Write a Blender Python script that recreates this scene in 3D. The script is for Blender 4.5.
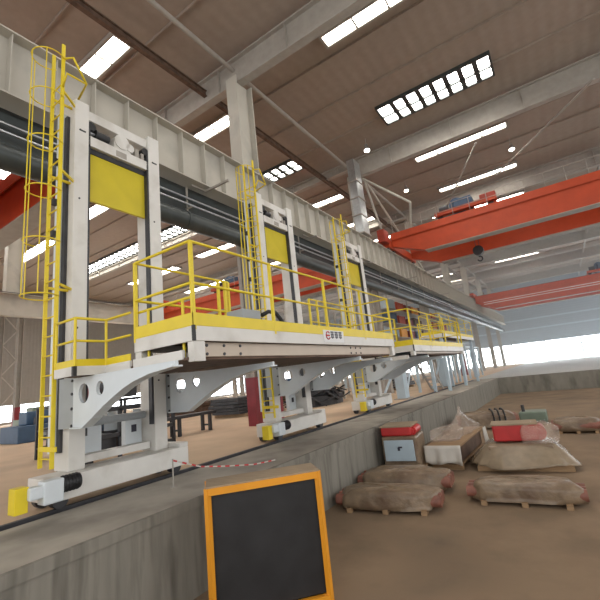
import bpy, math, random
from mathutils import Vector, Matrix
from mathutils.geometry import tessellate_polygon
random.seed(7)
for o in list(bpy.data.objects): bpy.data.objects.remove(o)
SC = bpy.context.scene; COL = SC.collection
E = 1.43            # eye height above the rail-side floor; the builders below take heights measured from the eye

# ------------------------------------------------------------------ camera
def cam_matrix(yaw, pitch, roll):
    f = Vector((math.sin(yaw)*math.cos(pitch), math.cos(yaw)*math.cos(pitch), math.sin(pitch)))
    r = Vector((math.cos(yaw), -math.sin(yaw), 0)); u = r.cross(f)
    c, s = math.cos(roll), math.sin(roll)
    r2 = c*r + s*u; u2 = -s*r + c*u
    m = Matrix((r2, u2, -f)).transposed().to_4x4(); m.translation = (0, 0, E); return m
cd = bpy.data.cameras.new('camera'); cam = bpy.data.objects.new('camera', cd); COL.objects.link(cam)
cam.matrix_world = cam_matrix(-0.5713701, 0.21540411, -0.10922778)
cd.sensor_width = 36; cd.lens = 388.155/600*36; cd.shift_x = -1/600; cd.shift_y = -5/600
cd.clip_start = .05; cd.clip_end = 400
SC.camera = cam

# ------------------------------------------------------------------ world, light, exposure
w = bpy.data.worlds.new('world'); SC.world = w; w.use_nodes = True
bg = w.node_tree.nodes['Background']; bg.inputs[0].default_value = (.97, .97, .96, 1); bg.inputs[1].default_value = 1.6
SC.view_settings.view_transform = 'Standard'; SC.view_settings.look = 'None'
SC.view_settings.exposure = 0.24; SC.view_settings.gamma = 1; SC.view_settings.use_curve_mapping = False
SC.cycles.use_denoising = True; SC.cycles.max_bounces = 6; SC.cycles.diffuse_bounces = 4; SC.cycles.sample_clamp_indirect = 6
SKY_EMIT, WIN_EMIT = 18.0, 8.0

# ------------------------------------------------------------------ materials
def mat(name, col, rough=.6, metal=0, var=.12, scale=3, bump=0, emit=0, alpha=1, trans=0, dirt=None, dirt_scale=1.2, stretch=(1, 1, 1), spec=.5):
    m = bpy.data.materials.new(name); m.use_nodes = True; nt = m.node_tree; b = nt.nodes['Principled BSDF']
    b.inputs['Roughness'].default_value = rough; b.inputs['Metallic'].default_value = metal
    b.inputs['Alpha'].default_value = alpha; b.inputs['Transmission Weight'].default_value = trans
    b.inputs['Specular IOR Level'].default_value = spec
    tc = nt.nodes.new('ShaderNodeTexCoord'); mp = nt.nodes.new('ShaderNodeMapping'); mp.inputs['Scale'].default_value = stretch
    nt.links.new(tc.outputs['Object'], mp.inputs[0])
    nz = nt.nodes.new('ShaderNodeTexNoise'); nz.inputs['Scale'].default_value = scale; nz.inputs['Detail'].default_value = 5
    nt.links.new(mp.outputs[0], nz.inputs[0])
    cr = nt.nodes.new('ShaderNodeValToRGB')
    cr.color_ramp.elements[0].position = .3; cr.color_ramp.elements[1].position = .7
    cr.color_ramp.elements[0].color = tuple(c*(1-var) for c in col)+(1,); cr.color_ramp.elements[1].color = tuple(min(1, c*(1+var)) for c in col)+(1,)
    nt.links.new(nz.outputs[0], cr.inputs[0]); out = cr.outputs[0]
    if dirt:
        n2 = nt.nodes.new('ShaderNodeTexNoise'); n2.inputs['Scale'].default_value = dirt_scale; n2.inputs['Detail'].default_value = 8
        nt.links.new(mp.outputs[0], n2.inputs[0])
        r2 = nt.nodes.new('ShaderNodeValToRGB'); r2.color_ramp.elements[0].position = .52; r2.color_ramp.elements[1].position = .72
        nt.links.new(n2.outputs[0], r2.inputs[0])
        mx = nt.nodes.new('ShaderNodeMixRGB'); mx.inputs[2].default_value = dirt+(1,)
        nt.links.new(r2.outputs[0], mx.inputs[0]); nt.links.new(out, mx.inputs[1]); out = mx.outputs[0]
    nt.links.new(out, b.inputs['Base Color'])
    if bump:
        bp = nt.nodes.new('ShaderNodeBump'); bp.inputs['Strength'].default_value = bump; bp.inputs['Distance'].default_value = .03
        nt.links.new(nz.outputs[0], bp.inputs['Height']); nt.links.new(bp.outputs[0], b.inputs['Normal'])
    if emit:
        b.inputs['Emission Color'].default_value = col+(1,); b.inputs['Emission Strength'].default_value = emit
    return m
def ribbed(name, col, axis, period, dark=.8, rough=.5):
    m = mat(name, col, rough, var=.05); nt = m.node_tree; b = nt.nodes['Principled BSDF']
    tc = nt.nodes.new('ShaderNodeTexCoord'); wv = nt.nodes.new('ShaderNodeTexWave')
    wv.bands_direction = axis; wv.inputs['Scale'].default_value = .314/period
    nt.links.new(tc.outputs['Object'], wv.inputs[0])
    bp = nt.nodes.new('ShaderNodeBump'); bp.inputs['Strength'].default_value = .3; bp.inputs['Distance'].default_value = .04
    nt.links.new(wv.outputs['Fac'], bp.inputs['Height']); nt.links.new(bp.outputs[0], b.inputs['Normal'])
    return m
M = dict(
 white=mat('white_paint', (.72, .70, .66), .42, var=.04, dirt=(.5, .47, .42), dirt_scale=1.5),
 cool=mat('cool_white_paint', (.66, .71, .74), .3, var=.04),
 grey=mat('grey_paint', (.36, .39, .41), .45, var=.05),
 shadedwhite=mat('shaded_white_paint', (.56, .47, .38), .45, var=.05),  # white paint in shade: the beige tone is put into the colour
 yellow=mat('yellow_paint', (.78, .60, .02), .4, var=.07),
 panelyellow=mat('yellow_panel_paint', (.62, .50, .03), .3, var=.05),
 red=mat('crane_orange_red', (.50, .062, .016), .45, var=.1, scale=1.5),
 darkred=mat('crane_dark_red', (.33, .04, .02), .5, var=.15),
 maroon=mat('maroon_paint', (.23, .025, .035), .45, var=.15),
 black=mat('black_rubber', (.02, .02, .022), .5, var=.3),
 dark=mat('dark_steel', (.055, .055, .06), .45, .4, var=.3),
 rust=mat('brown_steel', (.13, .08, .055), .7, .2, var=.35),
 girder=mat('grey_primer', (.47, .44, .38), .6, var=.06, scale=1, dirt=(.36, .34, .3), dirt_scale=.7),
 steelgrey=mat('structural_grey', (.36, .33, .29), .6, var=.08),
 silver=mat('galvanised_steel', (.5, .52, .53), .28, .85, var=.12, scale=6),
 duct=mat('dark_duct', (.065, .075, .075), .4, .3, var=.15),
 roof=ribbed('roof_sheeting', (.33, .265, .215), 'X', .6, rough=.7),
 clad=ribbed('blue_grey_cladding', (.30, .36, .42), 'Z', .45),
 cladlight=ribbed('brown_grey_cladding', (.22, .20, .18), 'Y', .4),
 concrete=mat('concrete', (.40, .365, .31), .85, var=.15, scale=2, bump=.25, dirt=(.22, .2, .17), dirt_scale=.9),
 wallconc=mat('stained_concrete', (.25, .235, .20), .85, var=.15, scale=2.2, bump=.3, dirt=(.13, .12, .10), dirt_scale=1.6, stretch=(1, 3.0, .35)),
 sand=mat('sandy_floor', (.60, .44, .30), .8, var=.1, scale=.8, bump=.2, dirt=(.5, .38, .27), dirt_scale=.35),
 palefloor=mat('smooth_pale_concrete', (.42, .42, .40), .5, var=.08, scale=.6),
 pitsand=mat('pit_floor_dirt', (.25, .175, .11), .95, var=.2, scale=1.2, bump=.5, dirt=(.16, .115, .075), dirt_scale=.6),
 ply=mat('dusty_plywood', (.34, .26, .175), .8, var=.12, stretch=(1, 6, 1)),
 orange=mat('orange_paint', (.80, .33, .02), .45, var=.06),
 film=mat('cloudy_film', (.38, .30, .21), .25, var=.12, scale=5, bump=.8, alpha=.72),
 clearfilm=mat('clear_film', (.62, .52, .44), .15, var=.2, scale=8, bump=1, alpha=.34),
 whitecloth=mat('white_sheet', (.58, .55, .5), .7, var=.06, bump=.4),
 timber=mat('timber', (.34, .22, .12), .75, var=.2, stretch=(1, 8, 8)),
 wrap=mat('dusty_wrapping', (.24, .175, .115), .4, var=.25, scale=6, bump=1.0, dirt=(.12, .07, .045)),
 wrapred=mat('red_brown_parts', (.25, .10, .07), .5, var=.3, scale=5, bump=.6),
 boxred=mat('red_casting_paint', (.50, .03, .03), .4, var=.12),
 blue=mat('machine_blue', (.05, .10, .18), .5, var=.1),
 green=mat('machine_green', (.17, .22, .17), .5, var=.1),
 paleblue=mat('pale_blue_paint', (.45, .55, .62), .4, var=.06),
 ink=mat('black_ink', (.03, .03, .05), .5, var=0), inkred=mat('red_ink', (.5, .03, .03), .5, var=0), signwhite=mat('sign_white', (.75, .75, .75), .4, var=0),
 skypane=mat('skylight_pane', (1, .96, .89), .4, var=0, emit=SKY_EMIT),
 winpane=mat('daylit_pane', (.90, .96, 1), .4, var=0, emit=WIN_EMIT),
 lamp=mat('lamp_glass', (1, .93, .82), .4, var=0, emit=14),
)

# ------------------------------------------------------------------ mesh builder
class MB:
    def __init__(s): s.v = []; s.f = []; s.sm = []
    def add(s, vs, fs, smooth=False):
        b = len(s.v); s.v += [Vector(p) for p in vs]; s.f += [tuple(i+b for i in f) for f in fs]; s.sm += [smooth]*len(fs); return s
    def box(s, x0, x1, y0, y1, z0, z1):
        x0, x1 = min(x0, x1), max(x0, x1); y0, y1 = min(y0, y1), max(y0, y1); z0, z1 = min(z0, z1), max(z0, z1)
        return s.add([(x, y, z) for x in (x0, x1) for y in (y0, y1) for z in (z0, z1)],
                     [(0, 1, 3, 2), (4, 6, 7, 5), (0, 4, 5, 1), (2, 3, 7, 6), (0, 2, 6, 4), (1, 5, 7, 3)])
    def obox(s, c, hx, hy, hz, rz=0, ry=0):
        m = Matrix.Translation(c) @ Matrix.Rotation(rz, 4, 'Z') @ Matrix.Rotation(ry, 4, 'Y')
        return s.add([m @ Vector((x*hx, y*hy, z*hz)) for x in (-1, 1) for y in (-1, 1) for z in (-1, 1)],
                     [(0, 1, 3, 2), (4, 6, 7, 5), (0, 4, 5, 1), (2, 3, 7, 6), (0, 2, 6, 4), (1, 5, 7, 3)])
    def frame(s, p, q):
        d = (Vector(q)-Vector(p)).normalized(); a = Vector((0, 0, 1)) if abs(d.z) < .9 else Vector((0, 1, 0))
        u = d.cross(a).normalized(); return d, u, u.cross(d).normalized()
    def bar(s, p, q, wd, h):
        d, u, n = s.frame(p, q); p, q = Vector(p), Vector(q)
        return s.add([c+u*a*wd/2+n*b*h/2 for c in (p, q) for a, b in ((-1, -1), (1, -1), (1, 1), (-1, 1))],
                     [(0, 1, 2, 3), (7, 6, 5, 4), (0, 4, 5, 1), (1, 5, 6, 2), (2, 6, 7, 3), (3, 7, 4, 0)])
    def tube(s, p, q, r, n=10, r2=None):
        d, u, nn = s.frame(p, q); r2 = r if r2 is None else r2; vs = []
        for c, rr in ((Vector(p), r), (Vector(q), r2)):
            vs += [c+(u*math.cos(2*math.pi*i/n)+nn*math.sin(2*math.pi*i/n))*rr for i in range(n)]
        s.add(vs, [(i, (i+1) % n, n+(i+1) % n, n+i) for i in range(n)], True)
        return s.add(vs, [tuple(range(n))[::-1], tuple(range(n, 2*n))])
    def path(s, pts, r, n=8):
        pts = [Vector(p) for p in pts]; vs = []
        for k, p in enumerate(pts):
            d, u, nn = s.frame(pts[max(0, k-1)], pts[min(len(pts)-1, k+1)])
            vs += [p+(u*math.cos(2*math.pi*i/n)+nn*math.sin(2*math.pi*i/n))*r for i in range(n)]
        fs = [(k*n+i, k*n+(i+1) % n, (k+1)*n+(i+1) % n, (k+1)*n+i) for k in range(len(pts)-1) for i in range(n)]
        return s.add(vs, fs+[tuple(range(n))[::-1], tuple(range(len(vs)-n, len(vs)))], True)
    def arc(s, c, r, a0, a1, rt, plane='XY', n=14, m=6):
        pts = []
        for i in range(n+1):
            a = a0+(a1-a0)*i/n; ca, sa = math.cos(a)*r, math.sin(a)*r
            pts.append((c[0]+ca, c[1]+sa, c[2]) if plane == 'XY' else (c[0]+ca, c[1], c[2]+sa) if plane == 'XZ' else (c[0], c[1]+ca, c[2]+sa))
        return s.path(pts, rt, m)
    def prism(s, loops, axis, a, b):
        """closed outline(s) with holes, extruded from a to b along axis ('X' -> points are (y,z), 'Y' -> (x,z), 'Z' -> (x,y))"""
        def P(p, t): return (t, p[0], p[1]) if axis == 'X' else (p[0], t, p[1]) if axis == 'Y' else (p[0], p[1], t)
        flat = [p for l in loops for p in l]
        tris = tessellate_polygon([[Vector((p[0], p[1], 0)) for p in l] for l in loops])
        n = len(flat); vs = [P(p, a) for p in flat]+[P(p, b) for p in flat]
        fs = [tuple(t) for t in tris]+[tuple(i+n for i in reversed(t)) for t in tris]
        k = 0
        for l in loops:
            m = len(l); fs += [(k+i, k+(i+1) % m, n+k+(i+1) % m, n+k+i) for i in range(m)]; k += m
        return s.add(vs, fs)
    def build(s, name, m, parent=None, bevel=0, label=None):
        lo = Vector([min(v[i] for v in s.v) for i in range(3)]); hi = Vector([max(v[i] for v in s.v) for i in range(3)])
        c = (lo+hi)/2
        if parent is None: c.z = lo.z
        me = bpy.data.meshes.new(name); me.from_pydata([v-c for v in s.v], [], s.f); me.polygons.foreach_set('use_smooth', s.sm)
        import bmesh
        bm = bmesh.new(); bm.from_mesh(me); bmesh.ops.recalc_face_normals(bm, faces=bm.faces); bm.to_mesh(me); bm.free()
        me.materials.append(m); o = bpy.data.objects.new(name, me); COL.objects.link(o)
        wl = c+Vector((0, 0, E))
        if parent: o.parent = parent; o.location = wl-WL[parent.name]
        else: o.location = wl
        WL[o.name] = wl
        if bevel:
            bv = o.modifiers.new('bevel', 'BEVEL'); bv.width = bevel; bv.segments = 2; bv.limit_method = 'ANGLE'
        if label: o['label'] = label
        return o
WL = {}
def tag(o, label, cat, group=None, kind=None):
    if label: o['label'] = label
    if cat: o['category'] = cat
    if group: o['group'] = group
    if kind: o['kind'] = kind
    return o
def thing(name, loc, label, cat, group=None):
    o = bpy.data.objects.new(name, None); COL.objects.link(o); o.empty_display_size = .2
    o.location = Vector(loc)+Vector((0, 0, E)); WL[o.name] = o.location.copy(); return tag(o, label, cat, group)
def struct(name, mb, m, parent=None, **k):
    o = mb.build(name, m, parent, **k)
    if parent is None: o['kind'] = 'structure'
    return o
def copy_tree(o, parent=None):
    c = o.copy(); COL.objects.link(c); c.parent = parent
    for ch in list(o.children): copy_tree(ch, c)
    return c
def circ(cx, cy, r, n=20, ry=None): return [(cx+math.cos(2*math.pi*i/n)*r, cy+math.sin(2*math.pi*i/n)*(ry or r)) for i in range(n)]

G = -1.43; PF = -2.61; ROOF = 15.0          # rail-side floor, pit floor, roof, all measured from the eye
PX0, PX1, PY0, PY1 = -4.65, 9.0, -12.0, 33.5  # the pit
HX0, HX1, HY0, HY1 = -57.0, 20.0, -14.0, 93.0 # the hall

# ------------------------------------------------------------------ the hall
f = MB(); f.box(HX0, -6.55, HY0, HY1, G-.3, G); struct('floor', f, M['sand'])
f = MB(); f.box(-6.25, PX0, HY0, PY1+.0, G-1.6, G)
f.box(-6.55, -6.25, HY0, PY1, G-1.6, G-.06)
struct('trim_1', f, M['concrete'])
f = MB(); f.box(-6.55, HX1, PY1+.3, HY1, G-.3, G-.001); f.box(PX1+.3, HX1, HY0, PY1+.3, G-.3, G); struct('floor', f, M['palefloor'])
f = MB(); f.box(PX0-.0, PX1, PY0, PY1, PF-.3, PF); struct('floor', f, M['pitsand'])
f = MB(); f.box(PX0, PX0+.03, PY0, PY1, PF, G-.12); f.box(PX0, PX0+.06, PY0, PY1, G-.12, G+.005)
struct('wall_left', f, M['wallconc'])
f = MB(); f.box(-6.55, PX1+.3, PY1, PY1+.3, PF, G+.01); struct('wall_back', f, M['wallconc'])
f = MB(); f.box(PX1, PX1+.3, PY0, PY1, PF, G); struct('wall_right', f, M['wallconc'])
f = MB(); f.box(HX0, HX1, HY0, HY1, ROOF+.25, ROOF+.5); struct('ceiling', f, M['roof'])
# far end wall, with a band of daylight windows at its foot
f = MB(); f.box(HX0, HX1, HY1, HY1+.3, 2.5, ROOF+.25); f.box(HX0, HX1, HY1, HY1+.3, G, G+.06)
for x in range(-57, 20, 6): f.box(x, x+.25, HY1, HY1+.3, G+.06, 2.5)
struct('wall_far', f, M['clad'])
f = MB()
for z in (5.2, 7.2): f.box(HX0, HX1, HY1-.12, HY1, z, z+.28)
struct('trim_2', f, M['paleblue'])
n = 0
for x in range(-57, 20, 6):
    n += 1; p = MB(); p.box(x+.25, x+6, HY1+.1, HY1+.14, G+.06, 2.5); o = struct('window_%d' % n, p, M['winpane'])
    p = MB()
    for k in range(1, 3): p.box(x+.25+k*1.9, x+.29+k*1.9, HY1+.03, HY1+.1, G+.06, 2.5)
    p.box(x+.25, x+6, HY1+.03, HY1+.1, .9, .94); p.build('window_frame', M['paleblue'], o)
# side wall beyond the neighbouring bay
WT = lambda y: .8 if y < 40 else 2.3       # window head height, lower in the near part
f = MB(); f.box(HX0-.3, HX0, HY0, 40.6, .8, ROOF+.25); f.box(HX0-.3, HX0, 40.6, HY1, 2.3, ROOF+.25); f.box(HX0-.3, HX0, HY0, HY1, G, -1.1)
for y in range(-14, 93, 11): f.box(HX0-.3, HX0, y, y+.6, -1.1, WT(y))
struct('wall_side', f, M['cladlight'])
for y in range(-3, 82, 11):
    n += 1; p = MB(); p.box(HX0-.14, HX0-.1, y-.4, y+10, -1.1, WT(y)); o = struct('window_%d' % n, p, M['winpane'])
    p = MB()
    for k in range(1, 5): p.box(HX0-.1, HX0-.03, y+k*2, y+k*2+.06, -1.1, WT(y))
    p.build('window_frame', M['steelgrey'], o)
# roof windows
def skylight(x0, x1, y, wd, lattice=False):
    global n
    n += 1; p = MB(); p.box(x0, x1, y, y+wd, ROOF+.16, ROOF+.2); o = struct('window_%d' % n, p, M['skypane'])
    q = MB(); q.box(x0-.12, x1+.12, y-.12, y, ROOF+.05, ROOF+.25); q.box(x0-.12, x1+.12, y+wd, y+wd+.12, ROOF+.05, ROOF+.25)
    q.box(x0-.12, x0, y, y+wd, ROOF+.05, ROOF+.25); q.box(x1, x1+.12, y, y+wd, ROOF+.05, ROOF+.25)
    k = max(1, round((x1-x0)/(.75 if lattice else 1.6)))
    for i in range(1, k): xx = x0+(x1-x0)*i/k; q.box(xx-.04, xx+(.22 if lattice else .04), y, y+wd, ROOF+.05, ROOF+.15)
    if lattice: q.box(x0, x1, y+wd*.5, y+wd*.5+.12, ROOF+.02, ROOF+.12)
    q.build('window_frame', M['duct'] if lattice else M['steelgrey'], o)
for i in range(0, 11):
    y = 6.9+6.75*i
    big = i in (2,)
    skylight(-6.15, -.1, y-(.3 if big else 0), 1.7 if big else .62, big)
    skylight(-18.8, -13.0, y+.9-(.3 if big else 0), 1.3 if big else .75, big)
for y in (8.5, 15.2, 22.2, 29.2, 38.5, 48):
    big = y == 22.2
    if big: skylight(-46.5, -26.3, y, 1.5, True)
    else: skylight(-32.5, -26.3, y, 1.0); skylight(-46.5, -37.0, y+.5, 1.1)

# roof frames, purlins and bracing
for i, y in enumerate((0, 12, 24, 36, 48, 60, 72, 84)):
    zb = lambda x: 13.65 if x > -10 or i < 2 else 14.45       # shallower beams over the neighbouring bay
    p = MB()
    for xa, xc in ((HX0, -10), (-10, HX1)):
        h = zb(xc-1 if xa == HX0 else xc); p.box(xa, xc, y-.02, y+.02, h, 14.95); p.box(xa, xc, y-.2, y+.2, 14.92, 15.0); p.box(xa, xc, y-.2, y+.2, h-.06, h)
    for x in range(-55, 20, 4): p.box(x, x+.03, y-.16, y+.16, zb(x), 14.92)
    tag(p.build('roof_rafter', M['steelgrey']), 'grey steel I-beam rafter under the roof, %s from the near end' % ('nearest', 'second', 'third', 'fourth', 'fifth', 'sixth', 'seventh', 'eighth', 'ninth')[i], 'beam', 'rafters across the hall')
p = MB()
for y in range(-12, 92, 3):
    if y % 12: p.box(HX0, HX1, y-.03, y+.03, 15.12, 15.25)
tag(p.build('purlins', M['roof']), 'thin roof purlins running across under the brown ceiling sheeting', 'purlins', kind='structure')
for k, x in enumerate((-10.1, 5.5)):
    p = MB(); p.tube((x, HY0, 14.5), (x, HY1, 14.5), .1)
    tag(p.build('roof_tie_pipe', M['steelgrey']), ('long round tie pipe under the roof above the crane runway' if k == 0 else 'long round tie pipe under the roof over the pit'), 'pipe')

# thin haze added to imitate glare in the far part of the hall
hm = bpy.data.materials.new('haze'); hm.use_nodes = True; nt = hm.node_tree; nt.nodes.clear()
vo = nt.nodes.new('ShaderNodeVolumeScatter'); vo.inputs['Color'].default_value = (.93, .97, 1, 1); vo.inputs['Density'].default_value = .0065; vo.inputs['Anisotropy'].default_value = .3
mo = nt.nodes.new('ShaderNodeOutputMaterial'); nt.links.new(vo.outputs[0], mo.inputs['Volume'])
p = MB(); p.box(HX0+.5, HX1-.5, PY1+.5, HY1-.2, G+.02, ROOF-.2)
hz = p.build('haze', hm); tag(hz, 'thin bright haze imitating glare towards the far end of the hall', 'haze', kind='stuff')

p = MB(); p.box(-12.1, -11.9, HY0, HY1, 14.1, 14.14); p.box(-12.02, -11.98, HY0, HY1, 14.14, 14.4); p.box(-12.1, -11.9, HY0, HY1, 14.4, 14.44)
tag(p.build('roof_tie_beam', M['rust']), 'dark brown roof beam running lengthwise behind the upper building columns', 'beam')
# ------------------------------------------------------------------ crane runway
GZ0, GZ1 = 6.86, 8.55
def runway(x, y0, y1, label, face=1, gm='girder'):
    t = thing('runway_girder', (x, (y0+y1)/2, GZ0), label, 'girder')
    p = MB(); p.box(x-.02, x+.02, y0, y1, GZ0+.04, GZ1-.04); p.build('web', M[gm], t)
    p = MB(); p.box(x-.3, x+.3, y0, y1, GZ0, GZ0+.04); p.box(x-.3, x+.3, y0, y1, GZ1-.04, GZ1); p.build('flange', M[gm], t)
    yy = y0+.4; k = 0; rest = MB()
    while yy < y1 and face:
        if k < 100: p = MB(); p.box(x-.24, x+.24, yy-.012, yy+.012, GZ0+.04, GZ1-.04); p.build('stiffener', M[gm], t)
        else: rest.box(x-.24, x+.24, yy-.012, yy+.012, GZ0+.04, GZ1-.04)
        yy += .97; k += 1
    if rest.v: rest.build('stiffener', M[gm], t)['kind'] = 'stuff'
    p = MB(); p.box(x-.05, x+.05, y0, y1, GZ1, GZ1+.12); p.build('crane_rail', M['dark'], t)
    return t
runway(-9.25, -12, 92, 'long grey crane runway girder with upright stiffeners crossing behind the gantry towers')
runway(-33.0, -12, 92, 'far crane runway girder on the opposite side of the neighbouring bay', 0)
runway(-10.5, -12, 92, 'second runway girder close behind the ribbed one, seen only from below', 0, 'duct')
# dark duct, bus bars and brackets hung below the near girder
p = MB(); p.tube((-9.33, -12, 5.5), (-9.33, 88, 5.5), .29, 20)
for y in range(-10, 88, 6): p.tube((-9.33, y, 5.5), (-9.33, y+.1, 5.5), .31, 20)
tag(p.build('cable_duct', M['duct']), 'dark grey round duct running below the long crane runway girder', 'duct')
p = MB(); p.box(-9.64, -9.6, -12, 88, 5.85, 6.8); p.box(-9.64, -9.56, -12, 88, 5.82, 5.87)  # added dark panel, closes off the light roof below the girder
tag(p.build('darkening_panel', M['duct']), 'dark upright panel added to darken the gap between the runway girder and the round duct', 'panel')
for x, z, nm in ((-9.42, 6.4, 'upper'), (-9.35, 6.14, 'lower')):
    p = MB(); p.tube((x, -12, z), (x, 88, z), .034, 8)
    tag(p.build('conduit_pipe', M['silver']), '%s silver pipe running just under the long runway girder' % nm, 'pipe', 'silver pipes below the runway girder')
for i in range(14):
    y = 1.5+i*3.4; p = MB()
    p.bar((-9.5, y, 6.86), (-9.5, y, 5.8), .05, .05); p.bar((-9.56, y, 6.05), (-9.28, y, 6.05), .05, .04); p.bar((-9.25, y+.6, 6.8), (-8.1 if i % 3 == 2 else -8.8, y+.6, 6.8), .07, .07); p.bar((-9.25, y, 6.83), (-9.25, y+.6, 6.83), .06, .06)
    tag(p.build('pipe_bracket', M['steelgrey']), 'small grey bracket arm under the runway girder, %s from the near end' % ['first', 'second', 'third', 'fourth', 'fifth', 'sixth', 'seventh', 'eighth', 'ninth', 'tenth', 'eleventh', 'twelfth', 'thirteenth', 'fourteenth'][i], 'bracket', 'pipe brackets')

ORD = ('nearest', 'second', 'third', 'fourth', 'fifth', 'sixth', 'seventh', 'eighth', 'ninth')
def hall_column(x, y, i, where, upper=True):
    t = thing('building_column', (x, y, G), '%s grey building column %s, counted from the near end' % (ORD[i], where), 'column', 'building columns '+where)
    for dy in (-.8, .45):
        p = MB(); p.box(x-.2, x+.2, y+dy, y+dy+.04, .3, GZ0); p.box(x-.2, x+.2, y+dy+.31, y+dy+.35, .3, GZ0); p.box(x-.02, x+.02, y+dy, y+dy+.35, .3, GZ0); p.build('leg', M['steelgrey'], t)
        p = MB(); p.box(x-.21, x+.21, y+dy-.02, y+dy+.37, G, .3); p.build('leg_guard', M['maroon' if i in (1, 4) else 'steelgrey'], t, label='maroon painted foot of the column leg' if i in (1, 4) else None)
    p = MB(); z = .4; s = 1
    while z < 6: p.bar((x, y-.45*s+.02, z), (x, y+.47*s, z+1.1), .05, .08); z += 1.1; s = -s
    p.build('lacing', M['steelgrey'], t)
    if upper:
        p = MB(); p.box(x-.3, x+.3, y-.55, y-.5, GZ1+.0, 13.62); p.box(x-.3, x+.3, y+.5, y+.55, GZ1+.0, 13.62); p.box(x-.03, x+.03, y-.5, y+.5, GZ1+.0, 13.62)
        p.build('upper_shaft', M['girder'], t)
    return t
for i, y in enumerate((0, 12, 24, 36, 48, 60, 72, 84)):
    hall_column(-9.85, y, i, 'under the near runway girder')
    hall_column(-33.6, y, i, 'across the neighbouring bay')
# galvanised air duct beside the second visible column, with its elbow
t = thing('air_duct', (-9.1, 22.3, GZ1), 'shiny galvanised air duct standing on the girder beside a building column', 'duct')
p = MB()
for k, (z0, z1) in enumerate(((8.7, 9.9), (9.95, 11.1), (11.15, 12.3))): p.box(-9.4, -8.85, 21.9, 22.9, z0, z1)
p.build('duct_section', M['silver'], t, bevel=.05)
for z in (8.67, 9.9, 11.1, 12.3): p = MB(); p.box(-9.45, -8.8, 21.85, 22.95, z, z+.06); p.build('joint_flange', M['steelgrey'], t)
p = MB(); p.box(-9.38, -8.87, 21.92, 22.88, 12.36, 13.9); p.build('duct_riser', M['silver'], t)
# bracing pipes near that column
t = thing('knee_brace', (-8.9, 24.2, GZ1), 'angled pipe braces fanning from the column top with the shiny duct', 'brace')
for (a, b) in (((-9.3, 24.7, 13.5), (-9.3, 36, 8.9)), ((-9.3, 24.2, 13.5), (-6.3, 24.2, 10.6)), ((-9.3, 24.5, 13.4), (-9.2, 27.0, 8.7)), ((-6.3, 24.2, 10.6), (-6.9, 25.4, 9.4))):
    p = MB(); p.tube(a, b, .08); p.build('pipe_strut', M['girder'], t)
for (a, b, k) in (((-6, 33.5, 12.8), (-2, 27, 14.4), 'left'), ((4, 22.5, 12.9), (-1.5, 33, 14.3), 'right')):
    p = MB(); p.tube(a, b, .06); tag(p.build('roof_brace', M['steelgrey']), 'thin roof brace slanting between rafters on the %s of the roof windows over the pit' % k, 'brace')

# high-bay lamps
def lamp(x, y, z, label):
    t = thing('high_bay_lamp', (x, y, z), label, 'lamp')
    p = MB(); p.tube((x, y, z+.3), (x, y, ROOF+.2), .025, 6); p.build('hanger', M['steelgrey'], t)
    p = MB(); p.tube((x, y, z+.02), (x, y, z+.3), .24, 16, .1); p.tube((x, y, z+.3), (x, y, z+.45), .1, 12); p.build('lamp_shade', M['silver'], t)
    p = MB(); p.tube((x, y, z-.03), (x, y, z+.02), .17, 14); p.build('lamp_glass', M['lamp'], t)
for x, y, z, l in ((-8.0, 22.4, 14.3, 'round high bay lamp hanging above the shiny duct column'), (-.1, 29.7, 14.3, 'round high bay lamp hanging beside the right end of the skylights'),
                   (-8.0, 30.2, 14.3, 'small round lamp hanging over the left end of the red crane'), (-7.9, 38, 14.3, 'small round lamp beyond the red crane trolley'),
                   (0, 37.6, 14.3, 'round lamp hanging just behind the red crane girder on the right'), (-8, 46, 14.3, 'distant small lamp behind the red crane, left side'), (0, 54, 14.3, 'distant small lamp between the two red cranes, right side'),
                   (-8, 62, 14.3, 'distant small lamp above the far crane, left side'), (-24, 18, 14.3, 'small lamp in the neighbouring bay behind the near guardrail'), (-24, 34, 14.3, 'small lamp deep in the neighbouring bay')):
    lamp(x, y, z, l)

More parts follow.
